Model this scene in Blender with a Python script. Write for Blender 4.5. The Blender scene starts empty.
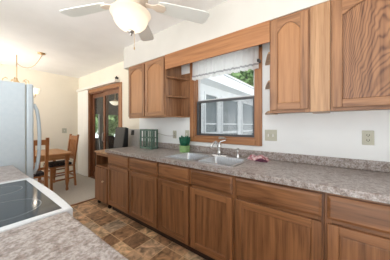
import bpy, bmesh, math, random
from mathutils import Vector, Matrix
random.seed(7)
PI = math.pi
S = bpy.context.scene
C = S.collection

# ------------------------------------------------------------------ camera
F_PX, VPU = 180.0, -44.0
TH = math.atan((195.0 - VPU) / F_PX)
cam = bpy.data.cameras.new('camera')
cam.sensor_width = 36.0
cam.lens = F_PX / 390.0 * 36.0
cam.shift_y = -5.0 / 390.0
cam.clip_start = 0.02
cam_o = bpy.data.objects.new('camera', cam)
cam_o.location = (0, 0, 1.29)
cam_o.rotation_euler = (PI / 2, 0, -TH)
cam_o.rotation_euler = (PI / 2, 0, -(TH))
C.objects.link(cam_o)
S.camera = cam_o

# ------------------------------------------------------------------ world and exposure
W = bpy.data.worlds.new('world')
S.world = W
W.use_nodes = True
bg = W.node_tree.nodes['Background']
bg.inputs[1].default_value = 1.0
_nt = W.node_tree
_tc = _nt.nodes.new('ShaderNodeTexCoord')
_sx = _nt.nodes.new('ShaderNodeSeparateXYZ')
_rp = _nt.nodes.new('ShaderNodeValToRGB')          # pale sky above, added brighter glow below the horizon to lift the ceiling
_mr = _nt.nodes.new('ShaderNodeMapRange')
_mr.inputs['From Min'].default_value = -1.0
_rp.color_ramp.elements[0].position = 0.40
_rp.color_ramp.elements[0].color = (3.7, 3.68, 3.62, 1)
_rp.color_ramp.elements[1].position = 0.56
_rp.color_ramp.elements[1].color = (1.0, 1.05, 1.1, 1)
_nt.links.new(_tc.outputs['Generated'], _sx.inputs[0])
_nt.links.new(_sx.outputs['Z'], _mr.inputs['Value'])
_nt.links.new(_mr.outputs[0], _rp.inputs[0])
_nt.links.new(_rp.outputs[0], bg.inputs[0])
S.view_settings.view_transform = 'Standard'
S.view_settings.look = 'None'
S.view_settings.gamma = 1
S.view_settings.use_curve_mapping = False
S.view_settings.exposure = 0.58

# ------------------------------------------------------------------ materials
def new_mat(name, col=(0.8, 0.8, 0.8), rough=0.5, metal=0.0, spec=0.5):
    m = bpy.data.materials.new(name)
    m.use_nodes = True
    b = m.node_tree.nodes['Principled BSDF']
    b.inputs['Base Color'].default_value = (*col, 1)
    b.inputs['Roughness'].default_value = rough
    b.inputs['Metallic'].default_value = metal
    b.inputs['Specular IOR Level'].default_value = spec
    return m

def nd(m, t, **kw):
    n = m.node_tree.nodes.new(t)
    for k, v in kw.items():
        setattr(n, k, v)
    return n

def lk(m, a, b):
    m.node_tree.links.new(a, b)

def bsdf(m):
    return m.node_tree.nodes['Principled BSDF']

def ramp(m, stops):
    r = nd(m, 'ShaderNodeValToRGB')
    e = r.color_ramp.elements
    while len(e) < len(stops):
        e.new(0.5)
    for i, (p, c) in enumerate(stops):
        e[i].position = p
        e[i].color = (*c, 1)
    return r

def noisy(name, c1, c2, scale=8, rough=0.5, metal=0.0, detail=4, lo=0.35, hi=0.65, bump=0.0):
    m = new_mat(name, c1, rough, metal)
    tc = nd(m, 'ShaderNodeTexCoord')
    n = nd(m, 'ShaderNodeTexNoise')
    n.inputs['Scale'].default_value = scale
    n.inputs['Detail'].default_value = detail
    lk(m, tc.outputs['Object'], n.inputs['Vector'])
    r = ramp(m, [(lo, c1), (hi, c2)])
    lk(m, n.outputs['Fac'], r.inputs[0])
    lk(m, r.outputs[0], bsdf(m).inputs['Base Color'])
    if bump:
        b = nd(m, 'ShaderNodeBump')
        b.inputs['Strength'].default_value = bump
        b.inputs['Distance'].default_value = 0.002
        lk(m, n.outputs['Fac'], b.inputs['Height'])
        lk(m, b.outputs[0], bsdf(m).inputs['Normal'])
    return m

def wood(name, light, dark, axis='z', rough=0.38, rings=0.22, ring_scale=9.0, ring_stretch=0.12, ring_noise=3.2, cathedral=None):
    """oak: long soft grain, fine pores and broad growth rings along one axis"""
    m = new_mat(name, light, rough)
    tc = nd(m, 'ShaderNodeTexCoord')
    oi = nd(m, 'ShaderNodeObjectInfo')
    mul = nd(m, 'ShaderNodeVectorMath', operation='MULTIPLY')
    cmb = nd(m, 'ShaderNodeCombineXYZ')
    for k in range(3):
        lk(m, oi.outputs['Random'], cmb.inputs[k])
    lk(m, cmb.outputs[0], mul.inputs[0])
    mul.inputs[1].default_value = (3.7, 5.3, 2.9)
    add = nd(m, 'ShaderNodeVectorMath', operation='ADD')
    lk(m, tc.outputs['Object'], add.inputs[0])
    lk(m, mul.outputs[0], add.inputs[1])
    sc = [1, 1, 1]
    sc['xyz'.index(axis)] = 0.045
    mp = nd(m, 'ShaderNodeMapping')
    mp.inputs['Scale'].default_value = sc
    lk(m, add.outputs[0], mp.inputs['Vector'])
    n1 = nd(m, 'ShaderNodeTexNoise')
    n1.inputs['Scale'].default_value = 38
    n1.inputs['Detail'].default_value = 5
    n1.inputs['Distortion'].default_value = 0.25
    n2 = nd(m, 'ShaderNodeTexNoise')
    n2.inputs['Scale'].default_value = 130
    n2.inputs['Detail'].default_value = 2
    sc2 = [1, 1, 1]
    sc2['xyz'.index(axis)] = ring_stretch
    mp2 = nd(m, 'ShaderNodeMapping')
    mp2.inputs['Scale'].default_value = sc2
    lk(m, add.outputs[0], mp2.inputs['Vector'])
    n3 = nd(m, 'ShaderNodeTexNoise')
    n3.inputs['Scale'].default_value = ring_noise
    n3.inputs['Detail'].default_value = 2
    n3.inputs['Distortion'].default_value = 0.5
    lk(m, mp2.outputs[0], n3.inputs['Vector'])
    ringm = nd(m, 'ShaderNodeMath', operation='MULTIPLY')
    ringm.inputs[1].default_value = ring_scale * 2 * PI
    lk(m, n3.outputs['Fac'], ringm.inputs[0])
    sn = nd(m, 'ShaderNodeMath', operation='SINE')
    if cathedral is None:
        lk(m, ringm.outputs[0], sn.inputs[0])
    else:
        y0, kz, ky, kn = cathedral                   # nested arches of flat-sawn oak
        sp_ = nd(m, 'ShaderNodeSeparateXYZ')
        lk(m, tc.outputs['Object'], sp_.inputs[0])
        def op(o_, a_, b_):
            q = nd(m, 'ShaderNodeMath', operation=o_)
            for s_, v_ in ((0, a_), (1, b_)):
                if isinstance(v_, (int, float)):
                    q.inputs[s_].default_value = v_
                else:
                    lk(m, v_, q.inputs[s_])
            return q.outputs[0]
        dy = op('SUBTRACT', sp_.outputs[1], y0)
        ph = op('ADD', op('MULTIPLY', sp_.outputs[2], kz), op('MULTIPLY', op('MULTIPLY', dy, dy), ky))
        ph = op('ADD', ph, op('MULTIPLY', n3.outputs['Fac'], kn))
        lk(m, op('MULTIPLY', ph, 2 * PI), sn.inputs[0])
    mr = nd(m, 'ShaderNodeMapRange')
    mr.inputs['From Min'].default_value = -1
    lk(m, sn.outputs[0], mr.inputs['Value'])
    pw = nd(m, 'ShaderNodeMath', operation='POWER')
    pw.inputs[1].default_value = 2.2
    lk(m, mr.outputs[0], pw.inputs[0])
    lk(m, mp.outputs[0], n1.inputs['Vector'])
    lk(m, mp.outputs[0], n2.inputs['Vector'])
    r1 = nd(m, 'ShaderNodeMapRange')
    r1.inputs['From Min'].default_value = 0.35
    r1.inputs['From Max'].default_value = 0.68
    lk(m, n1.outputs['Fac'], r1.inputs['Value'])
    r2 = nd(m, 'ShaderNodeMapRange')
    r2.inputs['From Min'].default_value = 0.5
    r2.inputs['From Max'].default_value = 0.75
    lk(m, n2.outputs['Fac'], r2.inputs['Value'])
    def ma(node, k):
        q = nd(m, 'ShaderNodeMath', operation='MULTIPLY')
        lk(m, node, q.inputs[0])
        q.inputs[1].default_value = k
        return q.outputs[0]
    a = nd(m, 'ShaderNodeMath', operation='ADD')
    lk(m, ma(r1.outputs[0], 0.42), a.inputs[0])
    lk(m, ma(r2.outputs[0], 0.28), a.inputs[1])
    b = nd(m, 'ShaderNodeMath', operation='ADD')
    lk(m, a.outputs[0], b.inputs[0])
    lk(m, ma(pw.outputs[0], rings), b.inputs[1])
    c = nd(m, 'ShaderNodeMath', operation='ADD')
    lk(m, b.outputs[0], c.inputs[0])
    rr = nd(m, 'ShaderNodeMapRange')
    rr.inputs['To Min'].default_value = -0.1
    rr.inputs['To Max'].default_value = 0.12
    lk(m, oi.outputs['Random'], rr.inputs['Value'])
    lk(m, rr.outputs[0], c.inputs[1])
    rp = ramp(m, [(0.0, light), (0.95, dark)])
    lk(m, c.outputs[0], rp.inputs[0])
    lk(m, rp.outputs[0], bsdf(m).inputs['Base Color'])
    bp = nd(m, 'ShaderNodeBump')
    bp.inputs['Strength'].default_value = 0.12
    bp.inputs['Distance'].default_value = 0.001
    bp.invert = True
    lk(m, b.outputs[0], bp.inputs['Height'])
    lk(m, bp.outputs[0], bsdf(m).inputs['Normal'])
    return m

OAK_L, OAK_D = (0.40, 0.200, 0.095), (0.115, 0.045, 0.018)
oak_v = wood('oak_vertical', OAK_L, OAK_D, 'z')
oak_h = wood('oak_horizontal', OAK_L, OAK_D, 'y')
oak_x = wood('oak_deep', OAK_L, OAK_D, 'x')
BASE_L, BASE_D = (0.34, 0.150, 0.060), (0.075, 0.026, 0.009)
base_v = wood('base_oak_vertical', BASE_L, BASE_D, 'z')
base_h = wood('base_oak_horizontal', BASE_L, BASE_D, 'y')
ply_v = wood('oak_plywood', (0.40, 0.195, 0.092), (0.070, 0.024, 0.012), 'z', rings=0.42, ring_stretch=0.5, ring_noise=7.0, cathedral=(0.2, 15.0, 220.0, 6.0))
light_oak = wood('pale_oak', (0.56, 0.34, 0.18), (0.27, 0.125, 0.055), 'z', rings=0.4)
smooth_oak = wood('birch_panel', (0.47, 0.235, 0.105), (0.30, 0.13, 0.050), 'z', rings=0.06)
trim_v = wood('trim_vertical', (0.44, 0.20, 0.082), (0.20, 0.075, 0.028), 'z')
trim_h = wood('trim_horizontal', (0.44, 0.20, 0.082), (0.20, 0.075, 0.028), 'y')
dark_trim = wood('slider_wood', (0.23, 0.085, 0.033), (0.09, 0.03, 0.014), 'z')
chair_wood = wood('chair_wood', (0.44, 0.18, 0.058), (0.19, 0.062, 0.018), 'z')
table_wood = wood('table_wood', (0.56, 0.28, 0.11), (0.32, 0.135, 0.046), 'x')
toe_dark = new_mat('toe_kick_board', (0.045, 0.022, 0.012), 0.7)  # very dark brown for the toe boards
wall_paint = noisy('cream_wall_paint', (0.83, 0.765, 0.64), (0.86, 0.795, 0.67), 3, 0.75)
kitchen_paint = noisy('white_wall_paint', (0.84, 0.86, 0.86), (0.87, 0.89, 0.89), 3, 0.7)
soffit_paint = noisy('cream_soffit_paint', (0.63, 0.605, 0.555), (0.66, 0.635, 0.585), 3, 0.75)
ceil_paint = noisy('ceiling_paint', (0.88, 0.87, 0.855), (0.91, 0.90, 0.885), 4, 0.85)
white_metal = noisy('white_enamel', (0.53, 0.61, 0.66), (0.56, 0.635, 0.68), 30, 0.32)
white_range = noisy('range_enamel', (0.68, 0.70, 0.72), (0.71, 0.73, 0.75), 30, 0.22)
white_paint = new_mat('white_gloss', (0.84, 0.83, 0.80), 0.35)
fan_white = new_mat('fan_white', (0.78, 0.80, 0.76), 0.4)
fan_motor = noisy('fan_motor_cream', (0.70, 0.60, 0.49), (0.78, 0.70, 0.60), 20, 0.4)
brass = new_mat('antique_brass', (0.62, 0.44, 0.25), 0.3, 0.8)
chrome = new_mat('chrome', (0.78, 0.79, 0.80), 0.14, 1.0)
steel = noisy('brushed_steel', (0.60, 0.61, 0.62), (0.72, 0.73, 0.74), 60, 0.28, 1.0)
nickel = new_mat('satin_nickel', (0.42, 0.40, 0.38), 0.35, 0.9)
black_plastic = new_mat('black_plastic', (0.012, 0.012, 0.013), 0.4)
dark_grey = noisy('dark_grey_face', (0.040, 0.037, 0.036), (0.055, 0.050, 0.048), 40, 0.5)
grey_board_m = noisy('grey_board', (0.46, 0.44, 0.41), (0.52, 0.50, 0.47), 20, 0.5)
ivory = new_mat('ivory_plastic', (0.50, 0.49, 0.39), 0.4)
green_paint = noisy('green_paint', (0.085, 0.15, 0.115), (0.12, 0.20, 0.155), 25, 0.5)
green_pot = noisy('light_green_glaze', (0.23, 0.42, 0.16), (0.32, 0.52, 0.22), 30, 0.35)
green_stem = noisy('dark_green_stem', (0.004, 0.085, 0.05), (0.012, 0.17, 0.09), 40, 0.5)
knob_cream = new_mat('cream_knob', (0.75, 0.62, 0.45), 0.3)
cushion_m = noisy('dark_print_cushion', (0.02, 0.016, 0.018), (0.16, 0.11, 0.09), 45, 0.85, lo=0.5, hi=0.7)
blind_m = new_mat('blind_vinyl', (0.83, 0.79, 0.71), 0.5)
bracket_m = new_mat('bracket_metal', (0.07, 0.06, 0.055), 0.4, 0.6)

glass_black = new_mat('black_ceramic_glass', (0.018, 0.024, 0.03), 0.09, 0, 0.4)
ring_grey = new_mat('burner_print', (0.30, 0.33, 0.34), 0.3)

def laminate():
    m = new_mat('speckled_laminate', (0.3, 0.25, 0.2), 0.3)
    tc = nd(m, 'ShaderNodeTexCoord')
    n1 = nd(m, 'ShaderNodeTexNoise')
    n1.inputs['Scale'].default_value = 30
    n1.inputs['Detail'].default_value = 8
    n1.inputs['Roughness'].default_value = 0.72
    n1.inputs['Distortion'].default_value = 0.25
    n2 = nd(m, 'ShaderNodeTexNoise')
    n2.inputs['Scale'].default_value = 95
    n2.inputs['Detail'].default_value = 3
    for n in (n1, n2):
        lk(m, tc.outputs['Object'], n.inputs['Vector'])
    r1 = ramp(m, [(0.28, (0.16, 0.115, 0.09)), (0.44, (0.27, 0.22, 0.195)), (0.56, (0.43, 0.39, 0.37)), (0.72, (0.30, 0.24, 0.21))])
    lk(m, n1.outputs['Fac'], r1.inputs[0])
    r2 = ramp(m, [(0.36, (0.72, 0.70, 0.68)), (0.60, (1.2, 1.2, 1.21))])
    lk(m, n2.outputs['Fac'], r2.inputs[0])
    mx = nd(m, 'ShaderNodeMix', data_type='RGBA', blend_type='MULTIPLY')
    mx.inputs[0].default_value = 1.0
    lk(m, r1.outputs[0], mx.inputs[6])
    lk(m, r2.outputs[0], mx.inputs[7])
    lk(m, mx.outputs[2], bsdf(m).inputs['Base Color'])
    return m
lam = laminate()

def tile_floor():
    m = new_mat('slate_look_vinyl', (0.3, 0.2, 0.1), 0.36)
    tc = nd(m, 'ShaderNodeTexCoord')
    mp = nd(m, 'ShaderNodeMapping')
    mp.inputs['Location'].default_value = (0.07, 0.02, 0)
    lk(m, tc.outputs['Object'], mp.inputs['Vector'])
    br = nd(m, 'ShaderNodeTexBrick')
    br.offset = 0.0
    br.squash = 1.0
    br.inputs['Color1'].default_value = (0, 0, 0, 1)
    br.inputs['Color2'].default_value = (1, 1, 1, 1)
    br.inputs['Mortar'].default_value = (0.5, 0.5, 0.5, 1)
    br.inputs['Scale'].default_value = 1.0
    br.inputs['Mortar Size'].default_value = 0.0042
    br.inputs['Mortar Smooth'].default_value = 0.1
    br.inputs['Bias'].default_value = 0.0
    br.inputs['Brick Width'].default_value = 0.235
    br.inputs['Row Height'].default_value = 0.235
    lk(m, mp.outputs[0], br.inputs['Vector'])
    tone = ramp(m, [(0.0, (0.075, 0.045, 0.028)), (0.3, (0.145, 0.085, 0.048)), (0.55, (0.22, 0.14, 0.085)),
                    (0.78, (0.16, 0.125, 0.095)), (1.0, (0.29, 0.20, 0.12))])
    lk(m, br.outputs['Color'], tone.inputs[0])
    n = nd(m, 'ShaderNodeTexNoise')
    n.inputs['Scale'].default_value = 9
    n.inputs['Detail'].default_value = 7
    n.inputs['Distortion'].default_value = 1.5
    lk(m, tc.outputs['Object'], n.inputs['Vector'])
    r = ramp(m, [(0.3, (1.0, 0.95, 0.85)), (0.7, (4.4, 4.2, 3.9))])
    lk(m, n.outputs['Fac'], r.inputs[0])
    mx = nd(m, 'ShaderNodeMix', data_type='RGBA', blend_type='MULTIPLY')
    mx.inputs[0].default_value = 1.0
    lk(m, tone.outputs[0], mx.inputs[6])
    lk(m, r.outputs[0], mx.inputs[7])
    g = nd(m, 'ShaderNodeMix', data_type='RGBA')
    lk(m, br.outputs['Fac'], g.inputs[0])
    lk(m, mx.outputs[2], g.inputs[6])
    g.inputs[7].default_value = (0.72, 0.48, 0.27, 1)
    lk(m, g.outputs[2], bsdf(m).inputs['Base Color'])
    return m
tile_m = tile_floor()
carpet_m = noisy('beige_carpet', (0.50, 0.455, 0.39), (0.62, 0.57, 0.50), 140, 0.95, bump=0.5)

def glass(name, tint=(0.9, 0.95, 0.95), gloss=0.12, ior=1.45):
    m = bpy.data.materials.new(name)
    m.use_nodes = True
    nt = m.node_tree
    nt.nodes.clear()
    out = nd(m, 'ShaderNodeOutputMaterial')
    t = nd(m, 'ShaderNodeBsdfTransparent')
    t.inputs[0].default_value = (*tint, 1)
    g = nd(m, 'ShaderNodeBsdfGlossy')
    g.inputs['Roughness'].default_value = 0.02
    fr = nd(m, 'ShaderNodeFresnel')
    fr.inputs[0].default_value = ior
    ad = nd(m, 'ShaderNodeMath', operation='ADD')
    lk(m, fr.outputs[0], ad.inputs[0])
    ad.inputs[1].default_value = gloss
    mx = nd(m, 'ShaderNodeMixShader')
    ge = nd(m, 'ShaderNodeNewGeometry')           # reflect once, at the outer face only
    front = nd(m, 'ShaderNodeMath', operation='SUBTRACT')
    front.inputs[0].default_value = 1.0
    lk(m, ge.outputs['Backfacing'], front.inputs[1])
    fm = nd(m, 'ShaderNodeMath', operation='MULTIPLY')
    lk(m, ad.outputs[0], fm.inputs[0])
    lk(m, front.outputs[0], fm.inputs[1])
    lk(m, fm.outputs[0], mx.inputs[0])
    lk(m, t.outputs[0], mx.inputs[1])
    lk(m, g.outputs[0], mx.inputs[2])
    lk(m, mx.outputs[0], out.inputs[0])
    return m
clear_glass = glass('clear_glass', (0.95, 0.97, 0.97), 0.0)
slider_glass = glass('slider_glass', (0.90, 0.93, 0.93), 0.02, 1.45)

def mesh_mat(name, col, opacity):
    m = bpy.data.materials.new(name)
    m.use_nodes = True
    nt = m.node_tree
    nt.nodes.clear()
    out = nd(m, 'ShaderNodeOutputMaterial')
    t = nd(m, 'ShaderNodeBsdfTransparent')
    d = nd(m, 'ShaderNodeBsdfDiffuse')
    d.inputs[0].default_value = (*col, 1)
    mx = nd(m, 'ShaderNodeMixShader')
    mx.inputs[0].default_value = opacity
    lk(m, t.outputs[0], mx.inputs[1])
    lk(m, d.outputs[0], mx.inputs[2])
    lk(m, mx.outputs[0], out.inputs[0])
    return m
screen_m = mesh_mat('insect_screen', (0.10, 0.11, 0.13), 0.25)

def cloth_mat(name, col):
    m = bpy.data.materials.new(name)
    m.use_nodes = True
    nt = m.node_tree
    nt.nodes.clear()
    out = nd(m, 'ShaderNodeOutputMaterial')
    d = nd(m, 'ShaderNodeBsdfDiffuse')
    d.inputs[0].default_value = (*col, 1)
    t = nd(m, 'ShaderNodeBsdfTranslucent')
    t.inputs[0].default_value = (*col, 1)
    mx = nd(m, 'ShaderNodeMixShader')
    mx.inputs[0].default_value = 0.7
    lk(m, d.outputs[0], mx.inputs[1])
    lk(m, t.outputs[0], mx.inputs[2])
    lk(m, mx.outputs[0], out.inputs[0])
    return m
lace_m = cloth_mat('white_lace', (0.95, 0.95, 0.94))
lace_band = cloth_mat('grey_lace_band', (0.50, 0.49, 0.50))

def emis(name, col, st, base=(0.9, 0.88, 0.84)):
    m = new_mat(name, base, 0.35)
    b = bsdf(m)
    b.inputs['Emission Color'].default_value = (*col, 1)
    b.inputs['Emission Strength'].default_value = st
    return m
bowl_m = cloth_mat('lit_alabaster_bowl', (0.76, 0.70, 0.63))
shade_m = emis('lit_frosted_shade', (1.0, 0.82, 0.58), 0.6)

towel_m = noisy('pink_check_cloth', (0.42, 0.13, 0.16), (0.74, 0.56, 0.56), 38, 0.9, lo=0.42, hi=0.58)
towel_dark = noisy('plum_cloth', (0.06, 0.015, 0.035), (0.14, 0.03, 0.07), 40, 0.9)
ext_white = noisy('porch_white', (0.78, 0.79, 0.80), (0.83, 0.84, 0.85), 5, 0.7)
roof_m = noisy('pale_shingle', (0.62, 0.63, 0.65), (0.72, 0.73, 0.75), 25, 0.85)
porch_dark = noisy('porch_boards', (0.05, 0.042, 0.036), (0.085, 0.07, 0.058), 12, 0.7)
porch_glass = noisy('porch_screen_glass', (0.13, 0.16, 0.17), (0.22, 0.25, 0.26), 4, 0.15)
lawn_m = noisy('paving', (0.30, 0.30, 0.28), (0.40, 0.39, 0.37), 10, 0.95)
leaf_m = noisy('leaves', (0.06, 0.15, 0.04), (0.34, 0.50, 0.20), 5, 0.6)
leaf_dark = noisy('dark_leaves', (0.02, 0.06, 0.02), (0.07, 0.15, 0.05), 5, 0.6)
bark_m = noisy('bark', (0.08, 0.055, 0.04), (0.16, 0.12, 0.09), 12, 0.9)

# ------------------------------------------------------------------ helpers
OFF = {}

class B:
    """collects shapes into one bmesh"""
    def __init__(self):
        self.bm = bmesh.new()

    def box(self, x0, x1, y0, y1, z0, z1, bev=0.0, mi=0):
        bm = self.bm
        vs = [bm.verts.new((x, y, z)) for x in (x0, x1) for y in (y0, y1) for z in (z0, z1)]
        idx = [(0, 1, 3, 2), (4, 6, 7, 5), (0, 4, 5, 1), (2, 3, 7, 6), (0, 2, 6, 4), (1, 5, 7, 3)]
        fs = [bm.faces.new([vs[i] for i in q]) for q in idx]
        for f in fs:
            f.material_index = mi
        if bev > 0:
            es = list({e for f in fs for e in f.edges})
            r = bmesh.ops.bevel(bm, geom=es, offset=bev, segments=2, affect='EDGES', profile=0.5)
            for f in r['faces']:
                f.material_index = mi
        return self

    def prism(self, loop0, loop1, mi=0, cap0=True, cap1=True, smooth=False):
        """two matching 3D loops joined by side faces and capped"""
        bm = self.bm
        a = [bm.verts.new(p) for p in loop0]
        b = [bm.verts.new(p) for p in loop1]
        n = len(a)
        fs = []
        for i in range(n):
            f = bm.faces.new((a[i], a[(i + 1) % n], b[(i + 1) % n], b[i]))
            f.smooth = smooth
            fs.append(f)
        if cap0:
            fs.append(bm.faces.new(a[::-1]))
        if cap1:
            fs.append(bm.faces.new(b))
        for f in fs:
            f.material_index = mi
        return self

    def tube(self, pts, r, seg=10, mi=0, closed=False):
        bm = self.bm
        pts = [Vector(p) for p in pts]
        n = len(pts)
        rs = r if isinstance(r, (list, tuple)) else [r] * n
        rings = []
        up = None
        for i, p in enumerate(pts):
            if closed:
                d = pts[(i + 1) % n] - pts[i - 1]
            else:
                d = pts[min(i + 1, n - 1)] - pts[max(i - 1, 0)]
            d.normalize()
            if up is None:
                up = Vector((0, 0, 1)) if abs(d.z) < 0.9 else Vector((1, 0, 0))
            s = d.cross(up)
            s.normalize()
            up = s.cross(d)
            up.normalize()
            rings.append([bm.verts.new(p + rs[i] * (math.cos(2 * PI * k / seg) * s + math.sin(2 * PI * k / seg) * up)) for k in range(seg)])
        m = n if closed else n - 1
        for i in range(m):
            q0, q1 = rings[i], rings[(i + 1) % n]
            for k in range(seg):
                f = bm.faces.new((q0[k], q0[(k + 1) % seg], q1[(k + 1) % seg], q1[k]))
                f.smooth = True
                f.material_index = mi
        if not closed:
            for q in (rings[0][::-1], rings[-1]):
                bm.faces.new(q).material_index = mi
        return self

    def lathe(self, prof, c=(0, 0, 0), seg=28, mi=0, wob=None):
        """profile of (radius, z) turned about the vertical axis through c"""
        bm = self.bm
        rings = []
        for r, z in prof:
            if r < 1e-5:
                rings.append([bm.verts.new((c[0], c[1], c[2] + z))])
            else:
                ring = []
                for k in range(seg):
                    a = 2 * PI * k / seg
                    rr = r * (1 + (wob * math.cos(8 * a) if wob else 0))
                    ring.append(bm.verts.new((c[0] + rr * math.cos(a), c[1] + rr * math.sin(a), c[2] + z)))
                rings.append(ring)
        for i in range(len(rings) - 1):
            q0, q1 = rings[i], rings[i + 1]
            for k in range(seg):
                k2 = (k + 1) % seg
                if len(q0) == 1 and len(q1) == 1:
                    continue
                if len(q0) == 1:
                    f = bm.faces.new((q0[0], q1[k2], q1[k]))
                elif len(q1) == 1:
                    f = bm.faces.new((q0[k], q0[k2], q1[0]))
                else:
                    f = bm.faces.new((q0[k], q0[k2], q1[k2], q1[k]))
                f.smooth = True
                f.material_index = mi
        return self

    def grid(self, P, nu, nv, mi=0, smooth=True, matf=None):
        bm = self.bm
        v = [[bm.verts.new(P(i / nu, j / nv)) for j in range(nv + 1)] for i in range(nu + 1)]
        for i in range(nu):
            for j in range(nv):
                f = bm.faces.new((v[i][j], v[i + 1][j], v[i + 1][j + 1], v[i][j + 1]))
                f.smooth = smooth
                f.material_index = matf(i / nu, j / nv) if matf else mi
        return self

def obj(name, b, mats, parent=None):
    me = bpy.data.meshes.new(name)
    if parent is not None and parent in OFF:
        b.bm.transform(Matrix.Translation(-OFF[parent]))
    bmesh.ops.recalc_face_normals(b.bm, faces=b.bm.faces)
    b.bm.to_mesh(me)
    b.bm.free()
    for m in (mats if isinstance(mats, (list, tuple)) else [mats]):
        me.materials.append(m)
    o = bpy.data.objects.new(name, me)
    C.objects.link(o)
    if parent is not None:
        o.parent = parent
        if parent in OFF:
            OFF[o] = OFF[parent]
    return o

def thing(name, label, cat, loc=(0, 0, 0), rotz=0.0, group=None, world=True):
    """an Empty at the base of a thing; its parts are given in world coordinates unless world is False"""
    o = bpy.data.objects.new(name, None)
    o.empty_display_size = 0.1
    o.location = loc
    o.rotation_euler = (0, 0, rotz)
    C.objects.link(o)
    o['label'] = label
    o['category'] = cat
    if group:
        o['group'] = group
    if world:
        OFF[o] = Vector(loc)
    return o

def tag(o, label, cat, group=None, kind=None):
    o['label'] = label
    o['category'] = cat
    if group:
        o['group'] = group
    if kind:
        o['kind'] = kind
    return o

def struct(name, b, mats, label=None, cat=None):
    o = obj(name, b, mats)
    o['kind'] = 'structure'
    if label:
        o['label'] = label
        o['category'] = cat
    return o

def sthing(name, label, cat, loc):
    o = thing(name, label, cat, loc)
    o['kind'] = 'structure'
    return o

def plate(x0, x1, y0, y1, z0, z1):
    return B().box(x0, x1, y0, y1, z0, z1)

# ------------------------------------------------------------------ room shell
XW = 1.985      # cabinet wall
YF = 5.42       # far dining wall
ZC = 2.55
YT = 3.30       # where vinyl meets carpet
XL = -0.40      # left wall plane; wall cut away behind the range to admit light
struct('floor', plate(XL - 0.45, XW + 0.1, -1.0, YT, -0.05, 0.0), tile_m, 'brown slate-look vinyl floor of mixed square and oblong tiles', 'floor')
struct('floor_carpet', plate(-2.6, XW + 0.1, YT, YF + 0.1, -0.05, 0.004), carpet_m, 'pale beige carpet of the dining area beyond the tiles', 'carpet')
struct('trim_1', plate(XL, XW, YT - 0.02, YT + 0.02, 0.0, 0.012), oak_x, 'thin wooden strip where tiles meet carpet', 'trim')
struct('ceiling', plate(-0.85, XW + 0.12, -1.0, YF + 0.1, ZC, ZC + 0.08), ceil_paint, 'smooth white ceiling above kitchen and dining area', 'ceiling')
struct('wall_far', plate(-2.6, XW + 0.12, YF, YF + 0.1, 0, ZC), wall_paint, 'cream wall at the far end of the dining area', 'wall')

WY0, WY1, WZ0, WZ1 = 0.655, 1.505, 1.13, 2.16      # window opening
DY0, DY1, DZ1 = 3.38, 4.75, 2.07                   # slider opening
w = B()
T0, T1 = XW, XW + 0.12
w.box(T0, T1, -1.0, WY0, 0, ZC, mi=0)
w.box(T0, T1, WY0, WY1, 0, WZ0, mi=0)
w.box(T0, T1, WY0, WY1, WZ1, ZC, mi=0)
w.box(T0, T1, WY1, 2.75, 0, ZC, mi=0)
w.box(T0, T1, 2.75, DY0, 0, ZC, mi=1)
w.box(T0, T1, DY0, DY1, DZ1, ZC, mi=1)
w.box(T0, T1, DY1, YF, 0, ZC, mi=1)
struct('wall_right', w, [kitchen_paint, wall_paint], 'long white wall carrying the cabinets, the window and the sliding door', 'wall')
struct('wall_left', plate(XL - 0.1, XL, 2.28, 3.2, 0, ZC), wall_paint, 'cream wall behind the refrigerator, cut short to let side light in', 'wall')
SX, SZ = 1.655, 2.211
struct('wall_back_block', plate(-0.85, XW, -1.0, -0.9, 0, ZC), kitchen_paint, 'plain white unseen wall added at the near end to cut light from behind', 'wall')  # unseen wall, added to hold back light from the open near end
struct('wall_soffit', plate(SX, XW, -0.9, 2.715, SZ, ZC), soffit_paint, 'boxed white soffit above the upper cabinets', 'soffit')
struct('baseboard_far', B().box(-2.6, XW, YF - 0.014, YF, 0.004, 0.085, 0.003), white_paint, 'low painted baseboard along the far wall', 'baseboard')
bb = B().box(XW - 0.014, XW, DY1 + 0.08, YF - 0.014, 0.004, 0.085, 0.003)
struct('baseboard_right', bb, white_paint, 'short painted baseboard beside the sliding door', 'baseboard')

# ------------------------------------------------------------------ window over the sink
win = sthing('window_1', 'wood-cased double window over the sink with a lowered inner sash', 'window', (XW, 1.08, WZ0))
cw = 0.068
fr = B()
fr.box(XW - 0.02, XW + 0.001, WY0 - cw, WY0, WZ0 - cw, WZ1 + cw, 0.004, 0)
fr.box(XW - 0.02, XW + 0.001, WY1, WY1 + cw, WZ0 - cw, WZ1 + cw, 0.004, 0)
fr.box(XW - 0.022, XW + 0.001, WY0, WY1, WZ0 - cw, WZ0, 0.004, 1)
fr.box(XW - 0.022, XW + 0.001, WY0, WY1, WZ1, WZ1 + cw, 0.004, 1)
obj('casing', fr, [trim_v, trim_h], win)
jb = B()
jb.box(XW, T1, WY0, WY0 + 0.018, WZ0, WZ1, 0, 0)
jb.box(XW, T1, WY1 - 0.018, WY1, WZ0, WZ1, 0, 0)
jb.box(XW, T1, WY0 + 0.018, WY1 - 0.018, WZ0, WZ0 + 0.018, 0, 1)
jb.box(XW, T1, WY0 + 0.018, WY1 - 0.018, WZ1 - 0.018, WZ1, 0, 1)
obj('jamb', jb, [trim_v, trim_h], win)
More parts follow.
